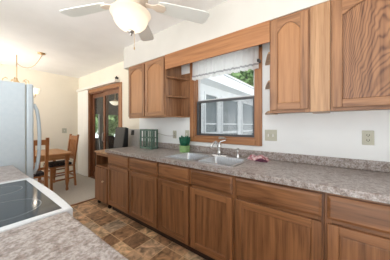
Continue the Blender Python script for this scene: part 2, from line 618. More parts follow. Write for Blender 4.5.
def sash(name, x0, x1, z0, z1, t, mats, gl, pane='pane'):
    y0, y1 = WY0 + 0.018, WY1 - 0.018
    s = B()
    s.box(x0, x1, y0, y0 + t, z0, z1, 0.002)
    s.box(x0, x1, y1 - t, y1, z0, z1, 0.002)
    s.box(x0, x1, y0 + t, y1 - t, z0, z0 + t, 0.002)
    s.box(x0, x1, y0 + t, y1 - t, z1 - t, z1, 0.002)
    o = obj(name, s, mats, win)
    xm = (x0 + x1) / 2
    obj(pane, plate(xm - 0.002, xm + 0.002, y0 + t, y1 - t, z0 + t, z1 - t), gl, o)
    return o
frame_grey = new_mat('grey_sash', (0.07, 0.07, 0.075), 0.45)
rail_white = new_mat('white_sash', (0.72, 0.73, 0.74), 0.4)
ZM = 1.605
sash('upper_sash', XW + 0.062, XW + 0.09, ZM, WZ1 - 0.018, 0.03, rail_white, clear_glass)
sash('lower_sash', XW + 0.03, XW + 0.056, WZ0 + 0.018, ZM + 0.012, 0.028, frame_grey, clear_glass)
sash('screen_frame', XW + 0.096, XW + 0.112, WZ0 + 0.018, ZM + 0.012, 0.018, black_plastic, screen_m, 'screen_mesh')
ck = B()
ck.box(XW - 0.03, XW + 0.03, 1.04, 1.11, WZ0 - 0.012, WZ0 + 0.014, 0.004)
ck.tube([(XW - 0.03, 1.075, WZ0 + 0.004), (XW - 0.055, 1.05, WZ0 + 0.008), (XW - 0.06, 0.99, WZ0 + 0.002)], 0.007)
obj('crank', ck, nickel, win)

# header board between the two runs of upper cabinets
tag(obj('header_board', B().box(SX - 0.004, SX + 0.016, 0.425, 1.742, 2.02, SZ - 0.001, 0.002), trim_h),
    'long plain wooden board under the soffit spanning above the sink window', 'board')

# lace valance hung on a rod
val = thing('window_valance', 'white gathered lace valance with a grey band along its ruffled hem', 'curtain', (1.91, 1.05, 1.9))
def vp(u, v):
    y = 0.605 + 0.88 * u
    g = 0.5 + 0.5 * v
    x = 1.915 + g * (0.012 * math.sin(u * 2 * PI * 17) + 0.006 * math.sin(u * 2 * PI * 41 + 1))
    z = 2.15 - 0.255 * v
    if v > 0.7:
        z += -0.012 * abs(math.sin(u * PI * 9)) * (v - 0.7) / 0.3
        x += 0.014 * (v - 0.7) / 0.3 * math.sin(u * 2 * PI * 30)
    return (x, y, z)
obj('lace_panel', B().grid(vp, 170, 14, matf=lambda u, v: 1 if 0.76 < v < 0.84 else 0), [lace_m, lace_band], val)
obj('rod', B().tube([(1.93, 0.60, 2.14), (1.93, 1.49, 2.14)], 0.007), white_paint, val)
for yy in (0.60, 1.49):
    obj('rod_bracket', B().box(1.92, XW - 0.018, yy - 0.012, yy + 0.012, 2.125, 2.155, 0.003), bracket_m, val)
obj('tie_bracket', B().box(1.90, XW - 0.018, 0.596, 0.618, 1.955, 1.985, 0.004), bracket_m, val)

# ------------------------------------------------------------------ sliding glass door and its blind
dr = sthing('door_1', 'dark wood sliding glass door opening onto a porch', 'door', (XW, 4.07, 0))
ca = B()
cd = 0.075
ca.box(XW - 0.02, XW + 0.001, DY0 - cd, DY0, 0.004, DZ1 + cd, 0.004, 0)
ca.box(XW - 0.02, XW + 0.001, DY1, DY1 + 0.05, 0.004, DZ1 + cd, 0.004, 0)
ca.box(XW - 0.022, XW + 0.001, DY0, DY1, DZ1, DZ1 + cd, 0.004, 1)
obj('casing', ca, [trim_v, trim_h], dr)
ff = B()
ff.box(XW + 0.0, T1, DY0, DY0 + 0.025, 0.004, DZ1)
ff.box(XW + 0.0, T1, DY1 - 0.025, DY1, 0.004, DZ1)
ff.box(XW + 0.0, T1, DY0, DY1, DZ1 - 0.03, DZ1)
ff.box(XW + 0.0, T1, DY0, DY1, 0.0, 0.03)
obj('frame', ff, dark_trim, dr)
def leaf(name, x0, x1, y0, y1, sw=0.075):
    s = B()
    s.box(x0, x1, y0, y0 + sw, 0.03, DZ1 - 0.03, 0.003)
    s.box(x0, x1, y1 - sw, y1, 0.03, DZ1 - 0.03, 0.003)
    s.box(x0, x1, y0 + sw, y1 - sw, 0.03, 0.14, 0.003)
    s.box(x0, x1, y0 + sw, y1 - sw, DZ1 - 0.12, DZ1 - 0.03, 0.003)
    o = obj(name, s, dark_trim, dr)
    xm = (x0 + x1) / 2
    obj('pane', plate(xm - 0.003, xm + 0.003, y0 + sw, y1 - sw, 0.14, DZ1 - 0.12), slider_glass, o)
    return o
l1 = leaf('sliding_panel', XW + 0.015, XW + 0.05, DY0 + 0.025, 4.10)
l2 = leaf('fixed_panel', XW + 0.06, XW + 0.095, 4.02, DY1 - 0.025)
obj('handle', B().tube([(XW + 0.015, 4.06, 0.92), (XW - 0.025, 4.06, 0.94), (XW - 0.025, 4.06, 1.10), (XW + 0.015, 4.06, 1.12)], 0.009), nickel, l1)

bl = thing('vertical_blind', 'cream vertical blind drawn open beside the sliding door', 'blind', (1.93, 4.95, 0.02))
obj('head_rail', B().box(1.885, XW - 0.001, 3.40, 5.30, 2.148, 2.205, 0.004), blind_m, bl)
obj('end_bracket', B().box(1.90, 1.955, 3.385, 3.43, 2.206, 2.245, 0.006).tube([(1.92, 3.40, 2.245), (1.92, 3.40, 2.262)], 0.01), bracket_m, bl)
for k in range(12):
    y = 4.79 + k * 0.04
    a = math.radians(30 + 6 * math.sin(k * 1.7))
    dx, dy = -0.04 * math.sin(a), 0.04 * math.cos(a)
    nx, ny = -math.cos(a) * 0.0012, -math.sin(a) * 0.0012
    lp = [(1.93 - dx - nx, y - dy - ny), (1.93 + nx * 3, y + ny * 3), (1.93 + dx - nx, y + dy - ny), (1.93 + dx + nx, y + dy + ny), (1.93 + nx * 5, y + ny * 5), (1.93 - dx + nx, y - dy + ny)]
    obj('slat', B().prism([(x, yy, 0.03) for x, yy in lp], [(x, yy, 2.147) for x, yy in lp]), blind_m, bl)

# ------------------------------------------------------------------ cabinets
def inner_outline(y0, y1, z0, z1, arch):
    """outline of a door's panel opening, seen in the y-z plane"""
    if not arch:
        return [(y0, z0), (y1, z0), (y1, z1), (y0, z1)]
    pts = [(y0, z0), (y1, z0), (y1, z1 - arch)]
    n = 14
    sh = 0.03 * (y1 - y0)
    for i in range(n + 1):
        t = i / n
        y = y1 - sh - (y1 - y0 - 2 * sh) * t
        pts.append((y, z1 - arch + arch * math.sin(PI * t) ** 0.8))
    pts.append((y0, z1 - arch))
    return pts

def shrink(pts, d):
    """offset a counter-clockwise outline inwards"""
    out = []
    n = len(pts)
    for i in range(n):
        p0, p1, p2 = Vector(pts[i - 1]), Vector(pts[i]), Vector(pts[(i + 1) % n])
        e1, e2 = (p1 - p0).normalized(), (p2 - p1).normalized()
        n1, n2 = Vector((-e1.y, e1.x)), Vector((-e2.y, e2.x))
        b = (n1 + n2)
        b = b / max(0.5, b.dot(n1))
        out.append(tuple(p1 + d * b))
    return out

def panel_door(parent, y0, y1, z0, z1, mv, mh, mp, arch=0.0, fw=0.058, name='door', xf=-0.02, th=0.019):
    """framed door standing proud of x = 0, facing -x; frame is the door mesh, the panel its child"""
    x0, x1 = xf, xf + th
    d = B()
    d.box(x0, x1, y0, y0 + fw, z0, z1, 0.004, 0)
    d.box(x0, x1, y1 - fw, y1, z0, z1, 0.004, 0)
    d.box(x0 + 0.0005, x1, y0 + fw, y1 - fw, z0, z0 + fw, 0.003, 1)
    zi1 = z1 - fw * 0.8 if arch else z1 - fw
    ol = inner_outline(y0 + fw, y1 - fw, z0 + fw, zi1, arch)
    if arch:
        top = ol[2:]
        lp = [(y1 - fw, z1), (y0 + fw, z1)] + top[::-1]
        d.prism([(x0 + 0.0005, a, b) for a, b in lp], [(x1, a, b) for a, b in lp], 1)
    else:
        d.box(x0 + 0.0005, x1, y0 + fw, y1 - fw, z1 - fw, z1, 0.003, 1)
    o = obj(name, d, [mv, mh], parent)
    p = B()
    a, b, c = shrink(ol, 0.001), shrink(ol, 0.007), shrink(ol, 0.012)
    L = lambda q, x: [(x, yy, zz) for yy, zz in q]
    p.prism(L(a, x1 - 0.004), L(a, x0 + 0.010), cap1=False)
    p.prism(L(a, x0 + 0.010), L(b, x0 + 0.0135), cap0=False, cap1=False)
    p.prism(L(b, x0 + 0.0135), L(c, x0 + 0.0125), cap0=False, cap1=True)
    bmesh.ops.remove_doubles(p.bm, verts=p.bm.verts, dist=1e-5)
    obj('panel', p, mp, o)
    return o

def drawer_front(parent, y0, y1, z0, z1, m, name='drawer'):
    b = B()
    L = lambda q, x: [(x, yy, zz) for yy, zz in q]
    ol = [(y0, z0), (y1, z0), (y1, z1), (y0, z1)]
    i1 = shrink(ol, 0.016)
    b.prism(L(ol, -0.001), L(ol, -0.011), cap1=False)
    b.prism(L(ol, -0.011), L(i1, -0.02), cap0=False)
    bmesh.ops.remove_doubles(b.bm, verts=b.bm.verts, dist=1e-5)
    return obj(name, b, m, parent)

ZB = 0.885
def base_cabinet(loc, w, doors, label, rotz=0.0, drawers=None):
    """local frame: front face frame at x = 0 facing -x, width along +y"""
    t = thing('base_cabinet', label, 'cabinet', loc, rotz, 'base cabinets', world=False)
    b = B()
    b.box(0.019, 0.60, 0.0005, 0.018, 0.10, ZB, 0, 0)
    b.box(0.019, 0.60, w - 0.018, w - 0.0005, 0.10, ZB, 0, 0)
    b.box(0.019, 0.588, 0.018, w - 0.018, 0.10, 0.118, 0, 1)
    b.box(0.588, 0.60, 0.018, w - 0.018, 0.10, ZB, 0, 0)
    b.box(0.0, 0.019, 0.0005, 0.035, 0.10, ZB, 0.002, 0)
    b.box(0.0, 0.019, w - 0.035, w - 0.0005, 0.10, ZB, 0.002, 0)
    b.box(0.001, 0.019, 0.035, w - 0.035, 0.10, 0.135, 0, 1)
    b.box(0.001, 0.019, 0.035, w - 0.035, 0.69, 0.715, 0, 1)
    b.box(0.001, 0.019, 0.035, w - 0.035, ZB - 0.03, ZB, 0, 1)
    if doors == 2:
        b.box(0.001, 0.019, w / 2 - 0.02, w / 2 + 0.02, 0.135, ZB - 0.03, 0, 0)
    obj('carcass', b, [base_v, base_h], t)
    obj('toe_kick', plate(0.065, 0.55, 0.001, w - 0.001, 0.001, 0.099), toe_dark, t)
    g = 0.014
    for k in range(doors):
        a = g + k * (w / doors)
        c = (k + 1) * (w / doors) - g
        drawer_front(t, a, c, 0.718, 0.862, base_h, 'drawer')
        panel_door(t, a, c, 0.122, 0.690, base_v, base_h, base_v, fw=0.055)
    return t

XB = 1.376
base_cabinet((XB, 2.11, 0), 0.555, 1, 'brown oak base cabinet at the far end of the run, beside the low cart')
base_cabinet((XB, 1.55, 0), 0.56, 1, 'brown oak base cabinet between the far end cabinet and the sink cabinet')
base_cabinet((XB, 0.63, 0), 0.92, 2, 'wide two-door brown oak base cabinet under the sink')
base_cabinet((XB, 0.03, 0), 0.60, 1, 'brown oak base cabinet just right of the sink cabinet, below the two-switch plate')
base_cabinet((XB, -0.57, 0), 0.60, 1, 'nearest brown oak base cabinet, cut by the right edge of the view')
base_cabinet((0.245, 0.895, 0), 0.80, 1, 'brown oak base cabinet under the grey counter in the foreground', PI)
base_cabinet((0.275, 2.305, 0), 0.64, 1, 'brown oak base cabinet between range and refrigerator', PI)

# ------------------------------------------------------------------ counters
CZ0, CZ1 = ZB + 0.001, 0.927
HX0, HX1, HY0, HY1 = 1.435, 1.835, 0.685, 1.485
ct = thing('countertop', 'long brown-grey speckled laminate countertop with backsplash along the window wall', 'countertop', (1.66, 1.05, CZ0))
b = B()
X0, X1, Y0, Y1 = 1.335, XW - 0.001, -0.575, 2.685
HX = [X0, HX0, HX1, X1]
HYs = [Y0, HY0, HY1, Y1]
bm = b.bm
for z in (CZ0, CZ1):
    vv = [[bm.verts.new((x, y, z)) for y in HYs] for x in HX]
    for i in range(3):
        for j in range(3):
            if i == 1 and j == 1:
                continue
            bm.faces.new((vv[i][j], vv[i + 1][j], vv[i + 1][j + 1], vv[i][j + 1]))
    if z == CZ0:
        lo = vv
    else:
        hi = vv
def wallq(i, j, k, l):
    bm.faces.new((lo[i][j], lo[k][l], hi[k][l], hi[i][j]))
for k in range(3):
    wallq(0, k, 0, k + 1); wallq(3, k, 3, k + 1); wallq(k, 0, k + 1, 0); wallq(k, 3, k + 1, 3)
wallq(1, 1, 1, 2); wallq(2, 1, 2, 2); wallq(1, 1, 2, 1); wallq(1, 2, 2, 2)
bm.edges.ensure_lookup_table()
fe = [e for e in bm.edges if all(abs(v.co.x - X0) < 1e-5 and abs(v.co.z - CZ1) < 1e-5 for v in e.verts)]
bmesh.ops.bevel(bm, geom=fe, offset=0.012, segments=3, affect='EDGES', profile=0.5)
obj('counter_slab', b, lam, ct)
obj('backsplash', B().box(XW - 0.021, XW - 0.0015, Y0, Y1, CZ1 + 0.0005, 1.010, 0.005), lam, ct)

def left_counter(y0, y1, label, xf):
    o = obj('countertop', B().box(XL + 0.001, xf, y0, y1, CZ0, CZ1, 0.009), lam)
    return tag(o, label, 'countertop')
left_counter(0.09, 0.897, 'grey speckled laminate counter in the near foreground beside the cooktop', 0.284)
left_counter(1.664, 2.315, 'small grey speckled counter between cooktop and refrigerator', 0.312)

# ------------------------------------------------------------------ sink and faucet
sk = thing('kitchen_sink', 'stainless steel double-bowl drop-in sink below the window', 'sink', (1.63, 1.085, CZ1 - 0.17))
rim = B()
SX0, SX1, SY0, SY1 = 1.418, 1.868, 0.668, 1.502
BW = [(SY0 + 0.028, 1.070), (1.100, SY1 - 0.028)]
BX0, BX1 = SX0 + 0.028, 1.800
zt = CZ1 + 0.0065
for (a, c, d, e) in ((SX0, BX0, SY0, SY1), (BX1, SX1, SY0, SY1), (BX0, BX1, SY0, BW[0][0]), (BX0, BX1, BW[1][1], SY1), (BX0, BX1, BW[0][1], BW[1][0])):
    rim.box(a, c, d, e, CZ1 + 0.0005, zt)
bmesh.ops.remove_doubles(rim.bm, verts=rim.bm.verts, dist=1e-5)
obj('rim', rim, steel, sk)
def rrect(x0, x1, y0, y1, r, z, n=5):
    pts = []
    for cx, cy, a0 in ((x1 - r, y1 - r, 0), (x0 + r, y1 - r, 90), (x0 + r, y0 + r, 180), (x1 - r, y0 + r, 270)):
        for i in range(n + 1):
            a = math.radians(a0 + 90 * i / n)
            pts.append((cx + r * math.cos(a), cy + r * math.sin(a), z))
    return pts
for (y0, y1) in BW:
    q = B()
    r0 = rrect(BX0 + 0.0005, BX1 - 0.0005, y0 + 0.0005, y1 - 0.0005, 0.035, zt - 0.0005)
    r1 = rrect(BX0 + 0.008, BX1 - 0.008, y0 + 0.008, y1 - 0.008, 0.04, zt - 0.10)
    r2 = rrect(BX0 + 0.02, BX1 - 0.02, y0 + 0.02, y1 - 0.02, 0.05, zt - 0.165)
    r3 = rrect(BX0 + 0.05, BX1 - 0.05, y0 + 0.05, y1 - 0.05, 0.05, zt - 0.175)
    q.prism(r0, r1, cap0=False, cap1=False, smooth=True)
    q.prism(r1, r2, cap0=False, cap1=False, smooth=True)
    q.prism(r2, r3, cap0=False, cap1=True, smooth=True)
    bmesh.ops.remove_doubles(q.bm, verts=q.bm.verts, dist=1e-5)
    bo = obj('bowl', q, steel, sk)
    obj('drain', B().lathe([(0.0, 0.004), (0.025, 0.004), (0.042, 0.006), (0.045, 0.002), (0.045, 0.0)], ((BX0 + BX1) / 2, (y0 + y1) / 2, zt - 0.1745)), nickel, bo)

fc = thing('faucet', 'chrome single-lever faucet with a curved spout behind the sink', 'faucet', (1.835, 1.03, zt))
obj('deck_plate', B().prism(rrect(1.812, 1.860, 0.925, 1.135, 0.023, zt + 0.0005), rrect(1.818, 1.854, 0.932, 1.128, 0.018, zt + 0.012)), chrome, fc)
obj('body', B().lathe([(0, 0), (0.027, 0), (0.024, 0.03), (0.021, 0.07), (0.023, 0.085), (0.023, 0.12), (0.014, 0.135), (0, 0.14)], (1.836, 1.03, zt + 0.012)), chrome, fc)
sp = [Vector((1.83, 1.033, zt + 0.10)), Vector((1.815, 1.04, zt + 0.145)), Vector((1.785, 1.05, zt + 0.162)), Vector((1.75, 1.062, zt + 0.150)), Vector((1.73, 1.07, zt + 0.125)), Vector((1.724, 1.072, zt + 0.10))]
obj('spout', B().tube(sp, [0.015, 0.014, 0.013, 0.0125, 0.0125, 0.014], 12), chrome, fc)
obj('lever', B().tube([(1.836, 1.03, zt + 0.145), (1.84, 1.015, zt + 0.165), (1.845, 0.95, zt + 0.185)], [0.011, 0.008, 0.0065]), chrome, fc)

sd = thing('soap_dispenser', 'small chrome pump dispenser on the sink ledge right of the faucet', 'dispenser', (1.838, 0.80, zt))
obj('body', B().lathe([(0, 0.0005), (0.021, 0.0005), (0.019, 0.012), (0.013, 0.02), (0.013, 0.066), (0.016, 0.07), (0.016, 0.085), (0, 0.088)], (1.838, 0.80, zt), 18), chrome, sd)
obj('pump_head', B().lathe([(0, 0.0885), (0.012, 0.0885), (0.012, 0.105), (0, 0.107)], (1.838, 0.80, zt), 14).tube([(1.838, 0.80, zt + 0.098), (1.80, 0.812, zt + 0.094)], 0.005), nickel, sd)

# crumpled cloth
tw = thing('dish_cloth', 'crumpled pink and white dish cloth with a plum edge beside the sink', 'cloth', (1.90, 0.62, CZ1))
def tp(u, v):
    y = 0.50 + 0.20 * u
    x = 1.83 + 0.11 * v
    e = min(u, 1 - u, v, 1 - v)
    h = min(1, e * 6) * (0.022 + 0.022 * abs(math.sin(u * 8 + v * 2)) + 0.010 * math.sin(v * 9 + u * 5))
    return (x + 0.012 * math.sin(u * 9), y + 0.012 * math.sin(v * 8), CZ1 + 0.001 + max(0, h))
obj('pink_fold', B().grid(tp, 26, 16), towel_m, tw)
def tp2(u, v):
    y = 0.49 + 0.12 * u
    x = 1.800 + 0.05 * v
    e = min(u, 1 - u, v, 1 - v)
    return (x + 0.008 * math.sin(u * 11), y, CZ1 + 0.0012 + min(1, e * 5) * (0.022 + 0.008 * math.sin(u * 12 + v * 3)))
obj('plum_fold', B().grid(tp2, 18, 8), towel_dark, tw)

# ------------------------------------------------------------------ upper cabinets
UX, UZ0, UZ1 = 1.664, 1.405, SZ - 0.001
def upper_cabinet(loc, w, doors, label, panel, arch=0.066, side=None):
    t = thing('upper_cabinet', label, 'cabinet', loc, 0, 'upper cabinets', world=False)
    dp = XW - UX - 0.001
    H = UZ1 - UZ0
    b = B()
    b.box(0.019, dp, 0.0, w, 0.0, H, 0, 0)
    b.box(0.0, 0.019, 0.0, 0.032, -0.012, H, 0.002, 0)
    b.box(0.0, 0.019, w - 0.032, w, -0.012, H, 0.002, 0)
    b.box(0.001, 0.019, 0.032, w - 0.032, -0.012, 0.03, 0.002, 1)
    b.box(0.001, 0.019, 0.032, w - 0.032, H - 0.04, H, 0, 1)
    if doors == 2:
        b.box(0.001, 0.019, w / 2 - 0.02, w / 2 + 0.02, 0.03, H - 0.04, 0, 0)
    obj('carcass', b, [oak_v, oak_h], t)
    for k in range(doors):
        a = k * (w / doors) + 0.010
        c = (k + 1) * (w / doors) - 0.010
        panel_door(t, a, c, 0.012, H - 0.024, oak_v, oak_h, panel, arch, fw=0.056, xf=-0.0195)
    return t
upper_cabinet((UX, 1.742, UZ0), 0.83, 2, 'two-door oak wall cabinet with arched panels left of the window', smooth_oak)
upper_cabinet((UX, 0.128, UZ0), 0.30, 1, 'narrow oak wall cabinet with one smooth arched door right of the window', smooth_oak)
upper_cabinet((UX, -0.51, UZ0), 0.51, 1, 'wide oak wall cabinet with a boldly figured door at the right edge', ply_v)
tag(obj('filler_board', B().box(UX - 0.006, UX + 0.30, 0.0015, 0.1265, UZ0 - 0.012, UZ1, 0.002), light_oak),
    'pale oak filler board standing between the two right-hand wall cabinets', 'filler')

def end_shelf(yc, sgn, depth_y, label, front_y=0.0, backed=True):
    """open corner shelves on the side of a cabinet; sgn is the way they reach"""
    t = thing('corner_shelf', label, 'shelf', (XW, yc, UZ0), 0, 'open shelves beside the window')
    e = 0.001 * sgn
    if backed:
        b = B()
        ya, yb = sorted((yc + e, yc + sgn * depth_y))
        b.box(XW - 0.012, XW - 0.0015, ya, yb, UZ0, 2.018)
        obj('back_panel', b, oak_v, t)
    for z in (UZ0 - 0.008, UZ0 + 0.262, UZ0 + 0.515):
        lp = [(XW - 0.0125, yc + e), (UX + 0.005, yc + e)]
        n = 10
        for i in range(n + 1):
            a = PI / 2 * i / n
            lp.append((UX + 0.005 + (XW - 0.0175 - UX) * i / n, yc + sgn * (0.012 + (depth_y - 0.012) * (i / n) ** 0.9)))
        s = B()
        s.prism([(x, y, z) for x, y in lp], [(x, y, z + 0.018) for x, y in lp])
        bmesh.ops.remove_doubles(s.bm, verts=s.bm.verts, dist=1e-5)
        obj('shelf', s, oak_h if backed else light_oak, t)
    return t
end_shelf(1.741, -1, 0.155, 'three open corner shelves with an oak back on the left wall cabinet')
end_shelf(0.429, 1, 0.125, 'three open corner shelves on the side of the narrow right wall cabinet', backed=False)

# ------------------------------------------------------------------ cart at the end of the counter
kc = thing('kitchen_cart', 'low oak cart with an open cubby and one door, past the counter end', 'cart', (1.70, 2.9, 0))
CY0, CY1, CX0, CX1 = 2.69, 3.10, 1.392, 1.955
b = B()
b.box(CX0, CX1, CY0, CY0 + 0.018, 0.075, 0.84)
b.box(CX0, CX1, CY1 - 0.018, CY1, 0.075, 0.84)
b.box(CX1 - 0.012, CX1, CY0 + 0.018, CY1 - 0.018, 0.075, 0.84)
b.box(CX0, CX1 - 0.012, CY0 + 0.018, CY1 - 0.018, 0.075, 0.10, 0, 1)
b.box(CX0, CX1 - 0.012, CY0 + 0.018, CY1 - 0.018, 0.615, 0.635, 0, 1)
b.box(CX0, CX0 + 0.018, CY0 + 0.018, CY1 - 0.018, 0.80, 0.84, 0, 1)
obj('carcass', b, [base_v, base_h], kc)
obj('top', B().box(CX0 - 0.02, CX1 + 0.01, CY0 + 0.0, CY1 + 0.018, 0.841, 0.868, 0.006), light_oak, kc)
b = B()
b.box(CX0 - 0.019, CX0 - 0.0005, CY0 + 0.02, CY1 - 0.006, 0.085, 0.612, 0.004)
d = obj('door', b, base_v, kc)
obj('knob', B().tube([(CX0 - 0.019, 2.80, 0.42), (CX0 - 0.034, 2.80, 0.42), (CX0 - 0.036, 2.80, 0.42), (CX0 - 0.05, 2.80, 0.42)], [0.007, 0.007, 0.017, 0.012], 14), knob_cream, d)
for (x, y) in ((CX0 + 0.04, CY0 + 0.04), (CX0 + 0.04, CY1 - 0.04), (CX1 - 0.05, CY0 + 0.04), (CX1 - 0.05, CY1 - 0.04)):
    b = B().tube([(x, y - 0.011, 0.028), (x, y + 0.011, 0.028)], 0.027, 16)
    b.box(x - 0.014, x + 0.014, y - 0.018, y + 0.018, 0.055, 0.0745)
    obj('caster', b, black_plastic, kc)

# ------------------------------------------------------------------ things at the far end of the counter
ap = thing('speaker', 'upright dark grey panel speaker with a black side, standing on the cart', 'speaker', (1.73, 2.95, 0.868))
lp0 = [(1.695, 0.90), (1.745, 1.252), (1.80, 1.235), (1.79, 0.90)]
obj('body', B().prism([(x, 2.80, z) for x, z in lp0], [(x, 3.105, z) for x, z in lp0]), black_plastic, ap)
lp1 = [(1.6945, 0.905), (1.743, 1.245), (1.7395, 1.245), (1.689, 0.905)]
obj('front_panel', B().prism([(x, 2.81, z) for x, z in lp1], [(x, 3.095, z) for x, z in lp1]), dark_grey, ap)
obj('foot', B().box(1.68, 1.86, 2.82, 3.085, 0.8685, 0.8995, 0.008), black_plastic, ap)

gb = thing('tray', 'flat grey metal tray with a black square, leaning on the wall behind the cart', 'tray', (1.945, 2.87, 0.869))
b = B()
lp = [(1.925, 0.8695), (1.962, 1.215), (1.970, 1.214), (1.933, 0.8695)]
obj('plate', b.prism([(x, 2.705, z) for x, z in lp], [(x, 3.075, z) for x, z in lp]), grey_board_m, gb)
lq = [(1.9495, 1.105), (1.959, 1.195), (1.954, 1.196), (1.944, 1.106)]
obj('black_square', B().prism([(x, 2.86, z) for x, z in lq], [(x, 2.945, z) for x, z in lq]), black_plastic, gb)

lt = thing('lantern', 'square green lantern frame with barred open sides on the counter', 'lantern', (1.79, 2.245, CZ1))
LX0, LX1, LY0, LY1, LZ0, LZ1 = 1.74, 1.845, 2.115, 2.375, CZ1 + 0.001, 1.225
b = B()
for x in (LX0, LX1):
    for y in (LY0, LY1):
        b.box(x - 0.011, x + 0.011, y - 0.011, y + 0.011, LZ0, LZ1, 0.002)
for z in (LZ0 + 0.014, LZ1 - 0.013):
    for y in (LY0, LY1):
        b.box(LX0 + 0.011, LX1 - 0.011, y - 0.010, y + 0.010, z - 0.012, z + 0.012)
    for x in (LX0, LX1):
        b.box(x - 0.010, x + 0.010, LY0 + 0.011, LY1 - 0.011, z - 0.012, z + 0.012)
obj('frame', b, green_paint, lt)
b = B()
zm = (LZ0 + LZ1) / 2 + 0.02
for x in (LX0, LX1):
    for k in (1, 2):
        y = LY0 + (LY1 - LY0) * k / 3
        b.box(x - 0.006, x + 0.006, y - 0.007, y + 0.007, LZ0 + 0.026, LZ1 - 0.025)
    b.box(x - 0.005, x + 0.005, LY0 + 0.011, LY1 - 0.011, zm - 0.006, zm + 0.006)
for y in (LY0, LY1):
    x = (LX0 + LX1) / 2
    b.box(x - 0.006, x + 0.006, y - 0.006, y + 0.006, LZ0 + 0.026, LZ1 - 0.025)
    b.box(LX0 + 0.011, LX1 - 0.011, y - 0.005, y + 0.005, zm - 0.006, zm + 0.006)
obj('bars', b, green_paint, lt)
obj('base', B().box(LX0 + 0.011, LX1 - 0.011, LY0 + 0.011, LY1 - 0.011, LZ0, LZ0 + 0.016), green_paint, lt)

pp = thing('potted_plant', 'light green pot packed with dark green upright stems, left of the sink', 'plant', (1.86, 1.575, CZ1))
PX, PY = 1.86, 1.575
q = B()
q.prism(rrect(PX - 0.05, PX + 0.05, PY - 0.055, PY + 0.055, 0.02, CZ1 + 0.001), rrect(PX - 0.055, PX + 0.055, PY - 0.06, PY + 0.06, 0.02, CZ1 + 0.088), cap1=False, smooth=False)
q.prism(rrect(PX - 0.055, PX + 0.055, PY - 0.06, PY + 0.06, 0.02, CZ1 + 0.088), rrect(PX - 0.046, PX + 0.046, PY - 0.051, PY + 0.051, 0.016, CZ1 + 0.080), cap0=False)
bmesh.ops.remove_doubles(q.bm, verts=q.bm.verts, dist=1e-5)
obj('pot', q, green_pot, pp)
for i in range(3):
    for j in range(4):
        x, y = PX - 0.030 + 0.030 * i, PY - 0.036 + 0.024 * j
        h = 0.200 + random.uniform(-0.015, 0.02)
        ex, ey = (i - 1) * 0.010, (j - 1.5) * 0.010
        r = 0.0135
        st = B().tube([(x, y, CZ1 + 0.081), (x + ex * 0.5, y + ey * 0.5, CZ1 + 0.13), (x + ex, y + ey, CZ1 + h), (x + ex, y + ey, CZ1 + h + 0.010), (x + ex, y + ey, CZ1 + h + 0.015)], [r * 0.8, r, r, r * 0.75, r * 0.25], 9)
        obj('stem', st, green_stem, pp)

# ------------------------------------------------------------------ switch plates
def wall_plate(name, label, cat, y0, y1, z0, z1, kind, x=XW):
    t = thing(name, label, cat, (x, (y0 + y1) / 2, (z0 + z1) / 2))
    obj('plate', B().box(x - 0.007, x - 0.0005, y0, y1, z0, z1, 0.003), ivory, t)
    zc, yc = (z0 + z1) / 2, (y0 + y1) / 2
    if kind == 'switch2':
        for yy in (yc - 0.023, yc + 0.023):
            obj('toggle', B().box(x - 0.010, x - 0.0072, yy - 0.006, yy + 0.006, zc - 0.014, zc + 0.014, 0.002).box(x - 0.018, x - 0.010, yy - 0.003, yy + 0.003, zc - 0.001, zc + 0.008), white_paint, t)
    else:
        for zz in (zc - 0.02, zc + 0.02):
            o = obj('socket', B().box(x - 0.0095, x - 0.0072, yc - 0.016, yc + 0.016, zz - 0.014, zz + 0.014, 0.002), ivory, t)
            s = B()
            s.box(x - 0.0102, x - 0.0096, yc - 0.009, yc - 0.005, zz - 0.004, zz + 0.008)
            s.box(x - 0.0102, x - 0.0096, yc + 0.005, yc + 0.009, zz - 0.004, zz + 0.008)
            s.box(x - 0.0102, x - 0.0096, yc - 0.003, yc + 0.003, zz - 0.011, zz - 0.006)
            obj('slots', s, black_plastic, o)
    return t
wall_plate('switch_plate', 'ivory two-toggle switch plate on the wall right of the window', 'switch', 0.440, 0.560, 1.125, 1.24, 'switch2')
wall_plate('outlet_plate', 'ivory duplex outlet plate on the wall at the far right', 'outlet', -0.275, -0.203, 1.13, 1.245, 'outlet')
wall_plate('outlet_plate', 'ivory duplex outlet plate on the wall beside the green lantern', 'outlet', 1.840, 1.912, 1.09, 1.205, 'outlet')
sw_ = thing('switch_plate', 'ivory single switch plate on the wall above the green pot', 'switch', (XW, 1.632, 1.155))
obj('plate', B().box(XW - 0.007, XW - 0.0005, 1.597, 1.667, 1.10, 1.215, 0.003), ivory, sw_)
obj('toggle', B().box(XW - 0.018, XW - 0.0072, 1.627, 1.637, 1.15, 1.172, 0.002), white_paint, sw_)
cdp = []
for i in range(15):
    t = i / 14
    cdp.append((XW - 0.014 - 0.03 * t, 1.876 + 0.40 * t, 1.135 + 0.03 * t - 0.035 * 4 * t * (1 - t) * (1 - t) ))
tag(obj('power_cord', B().tube(cdp, 0.0035, 6).box(XW - 0.035, XW - 0.0105, 1.864, 1.888, 1.118, 1.14, 0.003), grey_board_m), 'thin grey cord plugged into the outlet and running behind the lantern', 'cord')
fs = thing('switch_plate', 'small ivory switch plate on the far dining wall', 'switch', (1.66, YF, 1.15))
obj('plate', B().box(1.61, 1.71, YF - 0.007, YF - 0.0005, 1.085, 1.205, 0.003), ivory, fs)
obj('toggle', B().box(1.655, 1.665, YF - 0.018, YF - 0.0072, 1.135, 1.158, 0.002), white_paint, fs)

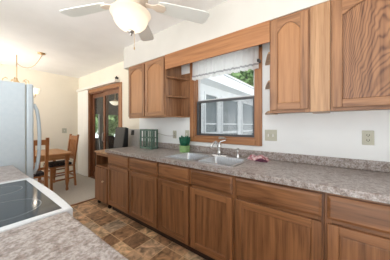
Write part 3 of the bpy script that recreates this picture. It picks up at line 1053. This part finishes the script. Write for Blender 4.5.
# ------------------------------------------------------------------ range
rg = thing('range', 'white range with a black glass cooktop in the foreground', 'range', (0, 1.28, 0))
RY0, RY1 = 0.902, 1.660
obj('body', B().box(XL + 0.01, 0.275, RY0, RY1, 0.03, 0.886, 0.004), white_range, rg)
obj('oven_door', B().box(0.276, 0.306, RY0 + 0.004, RY1 - 0.004, 0.20, 0.80, 0.01), white_range, rg)
obj('oven_handle', B().tube([(0.319, RY0 + 0.08, 0.765), (0.352, RY0 + 0.085, 0.77), (0.352, RY1 - 0.085, 0.77), (0.319, RY1 - 0.08, 0.765)], 0.012), white_range, rg)
obj('drawer', B().box(0.276, 0.314, RY0 + 0.004, RY1 - 0.004, 0.06, 0.19, 0.008), white_range, rg)
GX0, GX1, GY0, GY1 = -0.27, 0.278, RY0 + 0.028, RY1 - 0.05
b = B()
zr0, zr1 = 0.887, 0.929
def ring_frame(bb, outer, inner_, z0, z1):
    n = len(outer)
    for lo_, hi_ in (((outer, z0), (outer, z1 - 0.006)),):
        bb.prism([(x, y, z0) for x, y in outer], [(x, y, z1 - 0.006) for x, y in outer], cap1=False)
    sh = shrink(outer, 0.006)
    bb.prism([(x, y, z1 - 0.006) for x, y in outer], [(x, y, z1) for x, y in sh], cap0=False, cap1=False, smooth=True)
    bb.prism([(x, y, z1) for x, y in sh], [(x, y, z1) for x, y in inner_], cap0=False, cap1=False)
    bb.prism([(x, y, z1) for x, y in inner_], [(x, y, z1 - 0.004) for x, y in inner_], cap0=False, cap1=True)
    bmesh.ops.remove_doubles(bb.bm, verts=bb.bm.verts, dist=1e-5)
nn = 12
out = [(XL + 0.01, RY0)]
inn = [(GX0, GY0)]
for i in range(nn + 1):
    t = i / nn
    out.append((0.308 + 0.014 * math.sin(PI * t) ** 0.6, RY0 + (RY1 - RY0) * t))
    inn.append((GX1, GY0 + (GY1 - GY0) * t))
out.append((XL + 0.01, RY1)); inn.append((GX0, GY1))
ring_frame(b, out, inn, zr0, zr1)
obj('cooktop_frame', b, white_range, rg)
ck = obj('glass_top', B().box(GX0 + 0.001, GX1 - 0.001, GY0 + 0.001, GY1 - 0.001, zr1 - 0.0035, zr1 - 0.0008), glass_black, rg)
def ann(cx, cy, r, w=0.0022):
    bb = B()
    n = 56
    z = zr1 - 0.0005
    a = [(cx + r * math.cos(2 * PI * k / n), cy + r * math.sin(2 * PI * k / n), z) for k in range(n)]
    c = [(cx + (r - w) * math.cos(2 * PI * k / n), cy + (r - w) * math.sin(2 * PI * k / n), z) for k in range(n)]
    bb.prism(a, c, cap0=False, cap1=False)
    return bb
for cx, cy, r in ((0.125, 1.105, 0.118), (0.145, 1.44, 0.088), (-0.135, 1.12, 0.085), (-0.13, 1.44, 0.105)):
    obj('burner_ring', ann(cx, cy, r), ring_grey, ck)
obj('backguard', B().box(XL + 0.012, XL + 0.085, RY0 + 0.005, RY1 - 0.005, zr1 + 0.0005, 1.08, 0.012), white_range, rg)

# ------------------------------------------------------------------ refrigerator
fg = thing('refrigerator', 'pale white refrigerator with a long curved door handle', 'refrigerator', (0.05, 2.7, 0))
FY0, FY1 = 2.335, 3.10
obj('body', B().box(XL + 0.02, 0.402, FY0, FY1, 0.03, 1.69, 0.008), white_metal, fg)
d = obj('door', B().box(0.408, 0.462, FY0 + 0.002, FY1 - 0.002, 0.66, 1.692, 0.014), white_metal, fg)
obj('gasket', plate(0.4025, 0.4075, FY0 + 0.012, FY1 - 0.012, 0.67, 1.68), ivory, d)
hp = []
for i in range(13):
    t = i / 12
    hp.append((0.468 + 0.046 * math.sin(PI * t) ** 0.45, FY0 + 0.045, 0.80 + 0.70 * t))
obj('handle', B().tube(hp, 0.0155, 12), white_metal, d)
d2 = obj('freezer_drawer', B().box(0.408, 0.462, FY0 + 0.002, FY1 - 0.002, 0.08, 0.65, 0.014), white_metal, fg)
obj('drawer_handle', B().tube([(0.46, FY0 + 0.1, 0.58), (0.505, FY0 + 0.12, 0.58), (0.505, FY1 - 0.12, 0.58), (0.46, FY1 - 0.1, 0.58)], 0.013), white_metal, d2)
obj('hinge_cap', B().box(0.33, 0.45, FY1 - 0.10, FY1 - 0.03, 1.6925, 1.712, 0.006), white_metal, fg)
for x in (-0.3, 0.33):
    for y in (FY0 + 0.06, FY1 - 0.06):
        obj('foot', B().lathe([(0, 0.0), (0.022, 0.0), (0.022, 0.03), (0, 0.03)], (x, y, 0.0), 12), black_plastic, fg)

# ------------------------------------------------------------------ ceiling fan
FX, FYc, FZ = 0.79, 1.197, 2.23
fan = thing('ceiling_fan', 'white five-blade ceiling fan with a lit frosted bowl light', 'ceiling fan', (FX, FYc, ZC))
obj('canopy', B().lathe([(0, ZC - 0.001), (0.075, ZC - 0.001), (0.07, ZC - 0.03), (0.03, ZC - 0.06), (0, ZC - 0.06)], (FX, FYc, 0)), fan_motor, fan)
obj('downrod', B().tube([(FX, FYc, ZC - 0.06), (FX, FYc, FZ + 0.10)], 0.014), fan_motor, fan)
obj('motor_housing', B().lathe([(0, FZ + 0.115), (0.05, FZ + 0.11), (0.105, FZ + 0.085), (0.125, FZ + 0.04), (0.125, FZ + 0.008), (0.10, FZ - 0.018), (0.075, FZ - 0.03), (0.085, FZ - 0.045), (0.07, FZ - 0.058), (0, FZ - 0.058)], (FX, FYc, 0), 32), fan_motor, fan)
for ang in (-32, 40, 112, 184, 256):
    a = math.radians(ang)
    ca_, sa_ = math.cos(a), math.sin(a)
    pitch = math.tan(math.radians(11))
    def P(r, s, z=0.0):
        return (FX + r * ca_ - s * sa_, FYc + r * sa_ + s * ca_, FZ - 0.012 + z - s * pitch)
    ol = [(0.20, -0.048), (0.26, -0.056), (0.56, -0.068), (0.615, -0.062), (0.632, -0.04), (0.632, 0.04), (0.615, 0.062), (0.56, 0.068), (0.26, 0.056), (0.20, 0.048)]
    bl_ = obj('blade', B().prism([P(r, s) for r, s in ol], [P(r, s, 0.007) for r, s in ol]), fan_white, fan)
    io = [(0.105, -0.02), (0.16, -0.014), (0.20, -0.035), (0.25, -0.03), (0.265, 0.0), (0.25, 0.03), (0.20, 0.035), (0.16, 0.014), (0.105, 0.02)]
    obj('blade_arm', B().prism([P(r, s, -0.008) for r, s in io], [P(r, s, -0.0005) for r, s in io]), fan_motor, bl_)
BT = 2.120
bowl = obj('light_bowl', B().lathe([(0.130, BT + 0.012), (0.142, BT + 0.008), (0.146, BT - 0.002), (0.139, BT - 0.013), (0.128, BT - 0.022), (0.123, BT - 0.045), (0.111, BT - 0.073), (0.088, BT - 0.098), (0.055, BT - 0.116), (0.02, BT - 0.124), (0, BT - 0.125)], (FX, FYc, 0), 40, wob=0.006), bowl_m, fan)
obj('fitter', B().lathe([(0, FZ - 0.0585), (0.055, FZ - 0.0585), (0.06, BT + 0.02), (0.062, BT + 0.018), (0.062, BT + 0.0125), (0, BT + 0.0125)], (FX, FYc, 0)), fan_motor, fan)
obj('finial', B().lathe([(0.0, -0.1252), (0.026, -0.1252), (0.026, -0.132), (0.016, -0.141), (0.008, -0.147), (0.007, -0.159), (0, -0.162)], (FX, FYc, BT), 18), nickel, fan)
def bulb(name, loc, power, col, rad, parent):
    l = bpy.data.lights.new(name, 'POINT')
    l.energy = power
    l.color = col
    l.shadow_soft_size = rad
    o = bpy.data.objects.new(name, l)
    o.location = Vector(loc) - OFF[parent]
    C.objects.link(o)
    o.parent = parent
    return o
bulb('bulb', (FX, FYc, BT - 0.045), 0.45, (1.0, 0.88, 0.72), 0.03, fan)
obj('pull_chain', B().tube([(FX + 0.05, FYc + 0.03, BT - 0.119), (FX + 0.05, FYc + 0.03, BT - 0.22)], 0.0016, 6).lathe([(0, 0), (0.005, 0.004), (0.005, 0.018), (0, 0.022)], (FX + 0.05, FYc + 0.03, BT - 0.242), 8), brass, fan)

# ------------------------------------------------------------------ chandelier
HXc, HYc = 0.655, 4.50
chd = thing('chandelier', 'brass swag chandelier with frosted shades over the dining table', 'chandelier', (HXc, HYc, 1.75))
hk = Vector((0.90, 4.05, ZC))
obj('ceiling_hook', B().lathe([(0, -0.001), (0.055, -0.001), (0.058, -0.008), (0.05, -0.02), (0.018, -0.03), (0, -0.032)], tuple(hk), 24).tube([(hk.x, hk.y, ZC - 0.03), (hk.x + 0.015, hk.y, ZC - 0.045), (hk.x, hk.y, ZC - 0.06), (hk.x - 0.012, hk.y, ZC - 0.05)], 0.005), brass, chd)
top = Vector((HXc, HYc, 2.40))
sw = []
for i in range(17):
    t = i / 16
    p = (hk + Vector((0, 0, -0.06))).lerp(top, t)
    p.z -= 0.16 * 4 * t * (1 - t) * (1.0 - 0.25 * t)
    sw.append(p)
obj('chain', B().tube(sw, 0.0055, 6), brass, chd)
obj('stem', B().tube([(HXc, HYc, ZC - 0.001), (HXc, HYc, 1.98)], 0.0075), brass, chd)
obj('hub', B().lathe([(0, 0.30), (0.012, 0.29), (0.02, 0.25), (0.045, 0.215), (0.03, 0.18), (0.022, 0.13), (0.05, 0.09), (0.055, 0.05), (0.03, 0.015), (0.012, -0.01), (0, -0.02)], (HXc, HYc, 1.84), 22), brass, chd)
for k in range(5):
    a = 2 * PI * k / 5 + 0.62
    ca_, sa_ = math.cos(a), math.sin(a)
    Q = lambda r, z: (HXc + r * ca_, HYc + r * sa_, z)
    arm = obj('arm', B().tube([Q(0.03, 1.93), Q(0.08, 1.89), Q(0.15, 1.92), Q(0.19, 2.01), Q(0.17, 2.09), Q(0.135, 2.12), Q(0.115, 2.10)], 0.007, 8).tube([Q(0.10, 1.88), Q(0.19, 1.80), Q(0.27, 1.80), Q(0.285, 1.86)], 0.007, 8), brass, chd)
    c0 = Q(0.285, 1.86)
    obj('shade', B().lathe([(0.018, 0.0), (0.03, 0.005), (0.045, 0.03), (0.05, 0.06), (0.06, 0.10), (0.056, 0.10), (0.046, 0.062), (0.04, 0.03), (0.018, 0.006)], c0, 20), shade_m, arm)
    bulb('bulb', (c0[0], c0[1], c0[2] + 0.125), 1.0, (1.0, 0.88, 0.74), 0.03, chd)

# ------------------------------------------------------------------ dining table and chairs
tb = thing('dining_table', 'light oak dining table with turned legs standing on the carpet', 'table', (0.85, 4.55, 0.004))
TX0, TX1, TY0, TY1 = 0.30, 1.40, 4.06, 5.00
obj('tabletop', B().prism(rrect(TX0 + 0.01, TX1 - 0.01, TY0 + 0.01, TY1 - 0.01, 0.05, 0.722), rrect(TX0, TX1, TY0, TY1, 0.055, 0.735), cap1=False).prism(rrect(TX0, TX1, TY0, TY1, 0.055, 0.735), rrect(TX0 + 0.006, TX1 - 0.006, TY0 + 0.006, TY1 - 0.006, 0.05, 0.752), cap0=False), table_wood, tb)
b = B()
b.box(TX0 + 0.12, TX1 - 0.12, TY0 + 0.075, TY0 + 0.095, 0.63, 0.7215)
b.box(TX0 + 0.12, TX1 - 0.12, TY1 - 0.095, TY1 - 0.075, 0.63, 0.7215)
b.box(TX0 + 0.075, TX0 + 0.095, TY0 + 0.12, TY1 - 0.12, 0.63, 0.7215)
b.box(TX1 - 0.095, TX1 - 0.075, TY0 + 0.12, TY1 - 0.12, 0.63, 0.7215)
obj('apron', b, table_wood, tb)
for x in (TX0 + 0.085, TX1 - 0.085):
    for y in (TY0 + 0.085, TY1 - 0.085):
        q = B().box(x - 0.035, x + 0.035, y - 0.035, y + 0.035, 0.60, 0.7215, 0.003)
        q.lathe([(0, 0.005), (0.018, 0.005), (0.026, 0.03), (0.022, 0.06), (0.018, 0.08), (0.027, 0.14), (0.034, 0.26), (0.036, 0.40), (0.030, 0.50), (0.024, 0.53), (0.034, 0.55), (0.034, 0.565), (0.026, 0.58), (0.034, 0.60), (0, 0.60)], (x, y, 0), 18)
        obj('leg', q, chair_wood, tb)

def dining_chair(loc, rotz, label):
    """local frame: seat faces +y, back at -y"""
    t = thing('dining_chair', label, 'chair', loc, rotz, 'oak dining chairs', world=False)
    w = 0.205
    for s in (-1, 1):
        x = s * w
        q = B()
        prof = [(0.0, -0.225), (0.44, -0.195), (1.08, -0.275)]
        for (z0, y0), (z1, y1) in zip(prof, prof[1:]):
            q.prism([(x - 0.021, y0 - 0.017, z0), (x + 0.021, y0 - 0.017, z0), (x + 0.021, y0 + 0.017, z0), (x - 0.021, y0 + 0.017, z0)],
                    [(x - 0.021, y1 - 0.017, z1), (x + 0.021, y1 - 0.017, z1), (x + 0.021, y1 + 0.017, z1), (x - 0.021, y1 + 0.017, z1)])
        obj('rear_leg', q, chair_wood, t)
        obj('front_leg', B().box(x - 0.021, x + 0.021, 0.17, 0.21, 0.0, 0.43, 0.003), chair_wood, t)
        st = B()
        st.box(x - 0.010, x + 0.010, -0.20, 0.172, 0.30, 0.328)
        st.box(x - 0.010, x + 0.010, -0.205, 0.172, 0.16, 0.188)
        obj('side_stretcher', st, chair_wood, t)
    st = B()
    st.box(-w + 0.021, w - 0.021, 0.18, 0.20, 0.22, 0.25)
    st.box(-w + 0.021, w - 0.021, -0.222, -0.202, 0.20, 0.23)
    obj('cross_stretcher', st, chair_wood, t)
    obj('seat', B().box(-0.225, 0.225, -0.175, 0.22, 0.431, 0.455, 0.006), chair_wood, t)
    obj('cushion', B().box(-0.205, 0.205, -0.165, 0.215, 0.4555, 0.505, 0.018), cushion_m, t)
    def yb(z):
        return -0.195 - (z - 0.44) / 0.64 * 0.08
    def bar(x0, x1, z0, z1, t2):
        return B().prism([(x0, yb(z0) - t2, z0), (x1, yb(z0) - t2, z0), (x1, yb(z0) + t2, z0), (x0, yb(z0) + t2, z0)],
                         [(x0, yb(z1) - t2, z1), (x1, yb(z1) - t2, z1), (x1, yb(z1) + t2, z1), (x0, yb(z1) + t2, z1)])
    obj('top_rail', bar(-w + 0.021, w - 0.021, 0.965, 1.05, 0.012), chair_wood, t)
    obj('lower_rail', bar(-w + 0.021, w - 0.021, 0.56, 0.60, 0.011), chair_wood, t)
    for k in range(4):
        x = -0.108 + 0.072 * k
        obj('slat', bar(x - 0.019, x + 0.019, 0.60, 0.965, 0.007), chair_wood, t)
    return t
dining_chair((0.685, 3.93, 0.004), 0.0, 'oak slat-back chair on the near side of the table, its back to the kitchen')
dining_chair((1.31, 4.56, 0.004), PI / 2, 'oak slat-back chair with dark cushion at the right end of the table')

# ------------------------------------------------------------------ outdoors: porch wing, lawn, trees
struct('floor_patio', plate(T1 + 0.01, 16, -8, 16, -0.35, -0.25), lawn_m, 'pale paved ground outside the window', 'paving')
po = thing('porch', 'white enclosed porch wing with tall windows, seen through the sink window', 'porch', (4.5, 4.2, -0.25))
PY0, PY1, PX1 = 2.30, 6.3, 7.6
b = B()
b.box(T1 + 0.02, PX1, PY0, PY0 + 0.12, -0.24, 0.70)
b.box(T1 + 0.02, PX1, PY0, PY0 + 0.12, 2.06, 2.22)
wins = [(3.40, 4.02), (4.22, 5.28), (5.56, 6.70)]
edges = [T1 + 0.02] + [v for wv in wins for v in wv] + [PX1]
for i in range(0, len(edges), 2):
    b.box(edges[i], edges[i + 1], PY0, PY0 + 0.12, 0.70, 2.06)
obj('front_wall', b, ext_white, po)
for (a, c) in wins:
    f = B()
    t = 0.05
    f.box(a, a + t, PY0 - 0.02, PY0 + 0.06, 0.70, 2.06)
    f.box(c - t, c, PY0 - 0.02, PY0 + 0.06, 0.70, 2.06)
    f.box(a + t, c - t, PY0 - 0.02, PY0 + 0.06, 2.00, 2.06)
    f.box(a + t, c - t, PY0 - 0.02, PY0 + 0.06, 0.70, 0.76)
    f.box(a + t, c - t, PY0 - 0.015, PY0 + 0.05, 1.06, 1.12)
    f.box(a + t, c - t, PY0 - 0.015, PY0 + 0.05, 1.30, 1.335)
    o = obj('window', f, ext_white, po)
    obj('pane', plate(a + t, c - t, PY0 + 0.02, PY0 + 0.03, 0.76, 2.00), porch_glass, o)
obj('eave', B().box(T1 + 0.02, PX1 + 0.3, PY0 - 0.38, PY0 + 0.12, 2.221, 2.28).box(T1 + 0.02, PX1 + 0.3, PY0 - 0.40, PY0 - 0.38, 2.19, 2.40), ext_white, po)
obj('roof', B().prism([(T1 + 0.02, PY0 - 0.42, 2.405), (T1 + 0.02, PY1 + 0.4, 3.05), (T1 + 0.02, PY1 + 0.4, 3.10), (T1 + 0.02, PY0 - 0.42, 2.455)],
                      [(PX1 + 0.3, PY0 - 0.42, 2.405), (PX1 + 0.3, PY1 + 0.4, 3.05), (PX1 + 0.3, PY1 + 0.4, 3.10), (PX1 + 0.3, PY0 - 0.42, 2.455)]), roof_m, po)
b = B()
b.box(T1 + 0.02, PX1, PY1, PY1 + 0.1, -0.24, 0.85)
b.box(T1 + 0.02, PX1, PY1, PY1 + 0.1, 1.66, 2.9)
for x in (2.15, 2.95, 3.75, 4.6, 5.5, 6.5, 7.45):
    b.box(x, x + 0.12, PY1, PY1 + 0.1, 0.85, 1.66)
b.box(PX1 - 0.1, PX1, PY0 + 0.12, PY1, -0.24, 0.85)
b.box(PX1 - 0.1, PX1, PY0 + 0.12, PY1, 2.0, 2.6)
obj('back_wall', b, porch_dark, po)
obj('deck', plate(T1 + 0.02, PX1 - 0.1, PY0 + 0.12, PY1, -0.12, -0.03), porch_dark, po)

pc = thing('patio_chair', 'dark patio chair standing on the porch behind the sliding door', 'chair', (2.55, 4.75, -0.03))
q = B()
q.box(2.35, 2.80, 4.55, 5.0, 0.38, 0.44, 0.01)
obj('seat', q, black_plastic, pc)
obj('backrest', B().prism([(2.36, 4.95, 0.44), (2.79, 4.95, 0.44), (2.79, 5.0, 0.44), (2.36, 5.0, 0.44)], [(2.36, 5.08, 0.98), (2.79, 5.08, 0.98), (2.79, 5.12, 0.98), (2.36, 5.12, 0.98)]), black_plastic, pc)
for x in (2.37, 2.78):
    for y in (4.57, 4.98):
        obj('leg', B().tube([(x, y, -0.029), (x, y, 0.38)], 0.016), black_plastic, pc)

pl = thing('porch_lamp', 'amber glass bowl lamp hanging inside the porch beyond the sliding door', 'lamp', (2.78, 5.0, 2.62))
obj('cord', B().tube([(2.78, 5.0, 2.72), (2.78, 5.0, 2.0)], 0.008), brass, pl)
obj('bowl', B().lathe([(0.15, 0.06), (0.145, 0.045), (0.11, 0.0), (0.05, -0.035), (0, -0.042)], (2.78, 5.0, 1.90), 24), shade_m, pl)
obj('cap', B().lathe([(0, 0.12), (0.03, 0.115), (0.15, 0.0605), (0, 0.0605)], (2.78, 5.0, 1.90), 24), brass, pl)

def tree(loc, R, H, mat, label, n=1500):
    t = thing('tree', label, 'tree', loc, 0, 'trees behind the house', world=False)
    obj('trunk', B().tube([(0, 0, 0), (0.05, 0.03, H * 0.3), (0, 0, H * 0.62)], [0.16, 0.12, 0.07], 10), bark_m, t)
    bm_ = B()
    rnd = random.Random(int(loc[0] * 100 + loc[1] * 10))
    cl = []
    for k in range(16):
        a = rnd.uniform(0, 2 * PI)
        rr = R * 0.62 * math.sqrt(rnd.random())
        cl.append((rr * math.cos(a), rr * math.sin(a), H * rnd.uniform(0.32, 0.88), R * rnd.uniform(0.32, 0.52)))
    for i in range(n):
        cx, cy, cz, cr = cl[rnd.randrange(16)]
        d = Vector((rnd.gauss(0, 1), rnd.gauss(0, 1), rnd.gauss(0, 1))).normalized()
        p = Vector((cx, cy, cz)) + d * cr * rnd.uniform(0.7, 1.05)
        u = d.orthogonal().normalized()
        v = d.cross(u)
        s = rnd.uniform(0.07, 0.16)
        t1 = Vector((rnd.gauss(0, .4), rnd.gauss(0, .4), rnd.gauss(0, .4)))
        u = (u + t1).normalized() * s
        v = (v - t1 * 0.5).normalized() * s * 0.7
        bm_.bm.faces.new([bm_.bm.verts.new(p + q) for q in (u, v, -u, -v)])
    obj('foliage', bm_, mat, t)
    return t
tree((11.0, 4.4, -0.25), 2.2, 6.4, leaf_m, 'bright green leafy tree above the porch roof right of the eave', 7000)
tree((14.6, 9.4, -0.25), 2.2, 5.0, leaf_m, 'green tree behind the porch roof, partly hidden by the valance', 2600)
tree((4.4, 9.0, -0.25), 1.7, 3.8, leaf_m, 'dark leafy tree outside the porch, seen through the sliding door', 2600)
tree((6.8, 13.0, -0.25), 1.8, 4.2, leaf_m, 'farther leafy tree beyond the first one outside the porch', 2600)
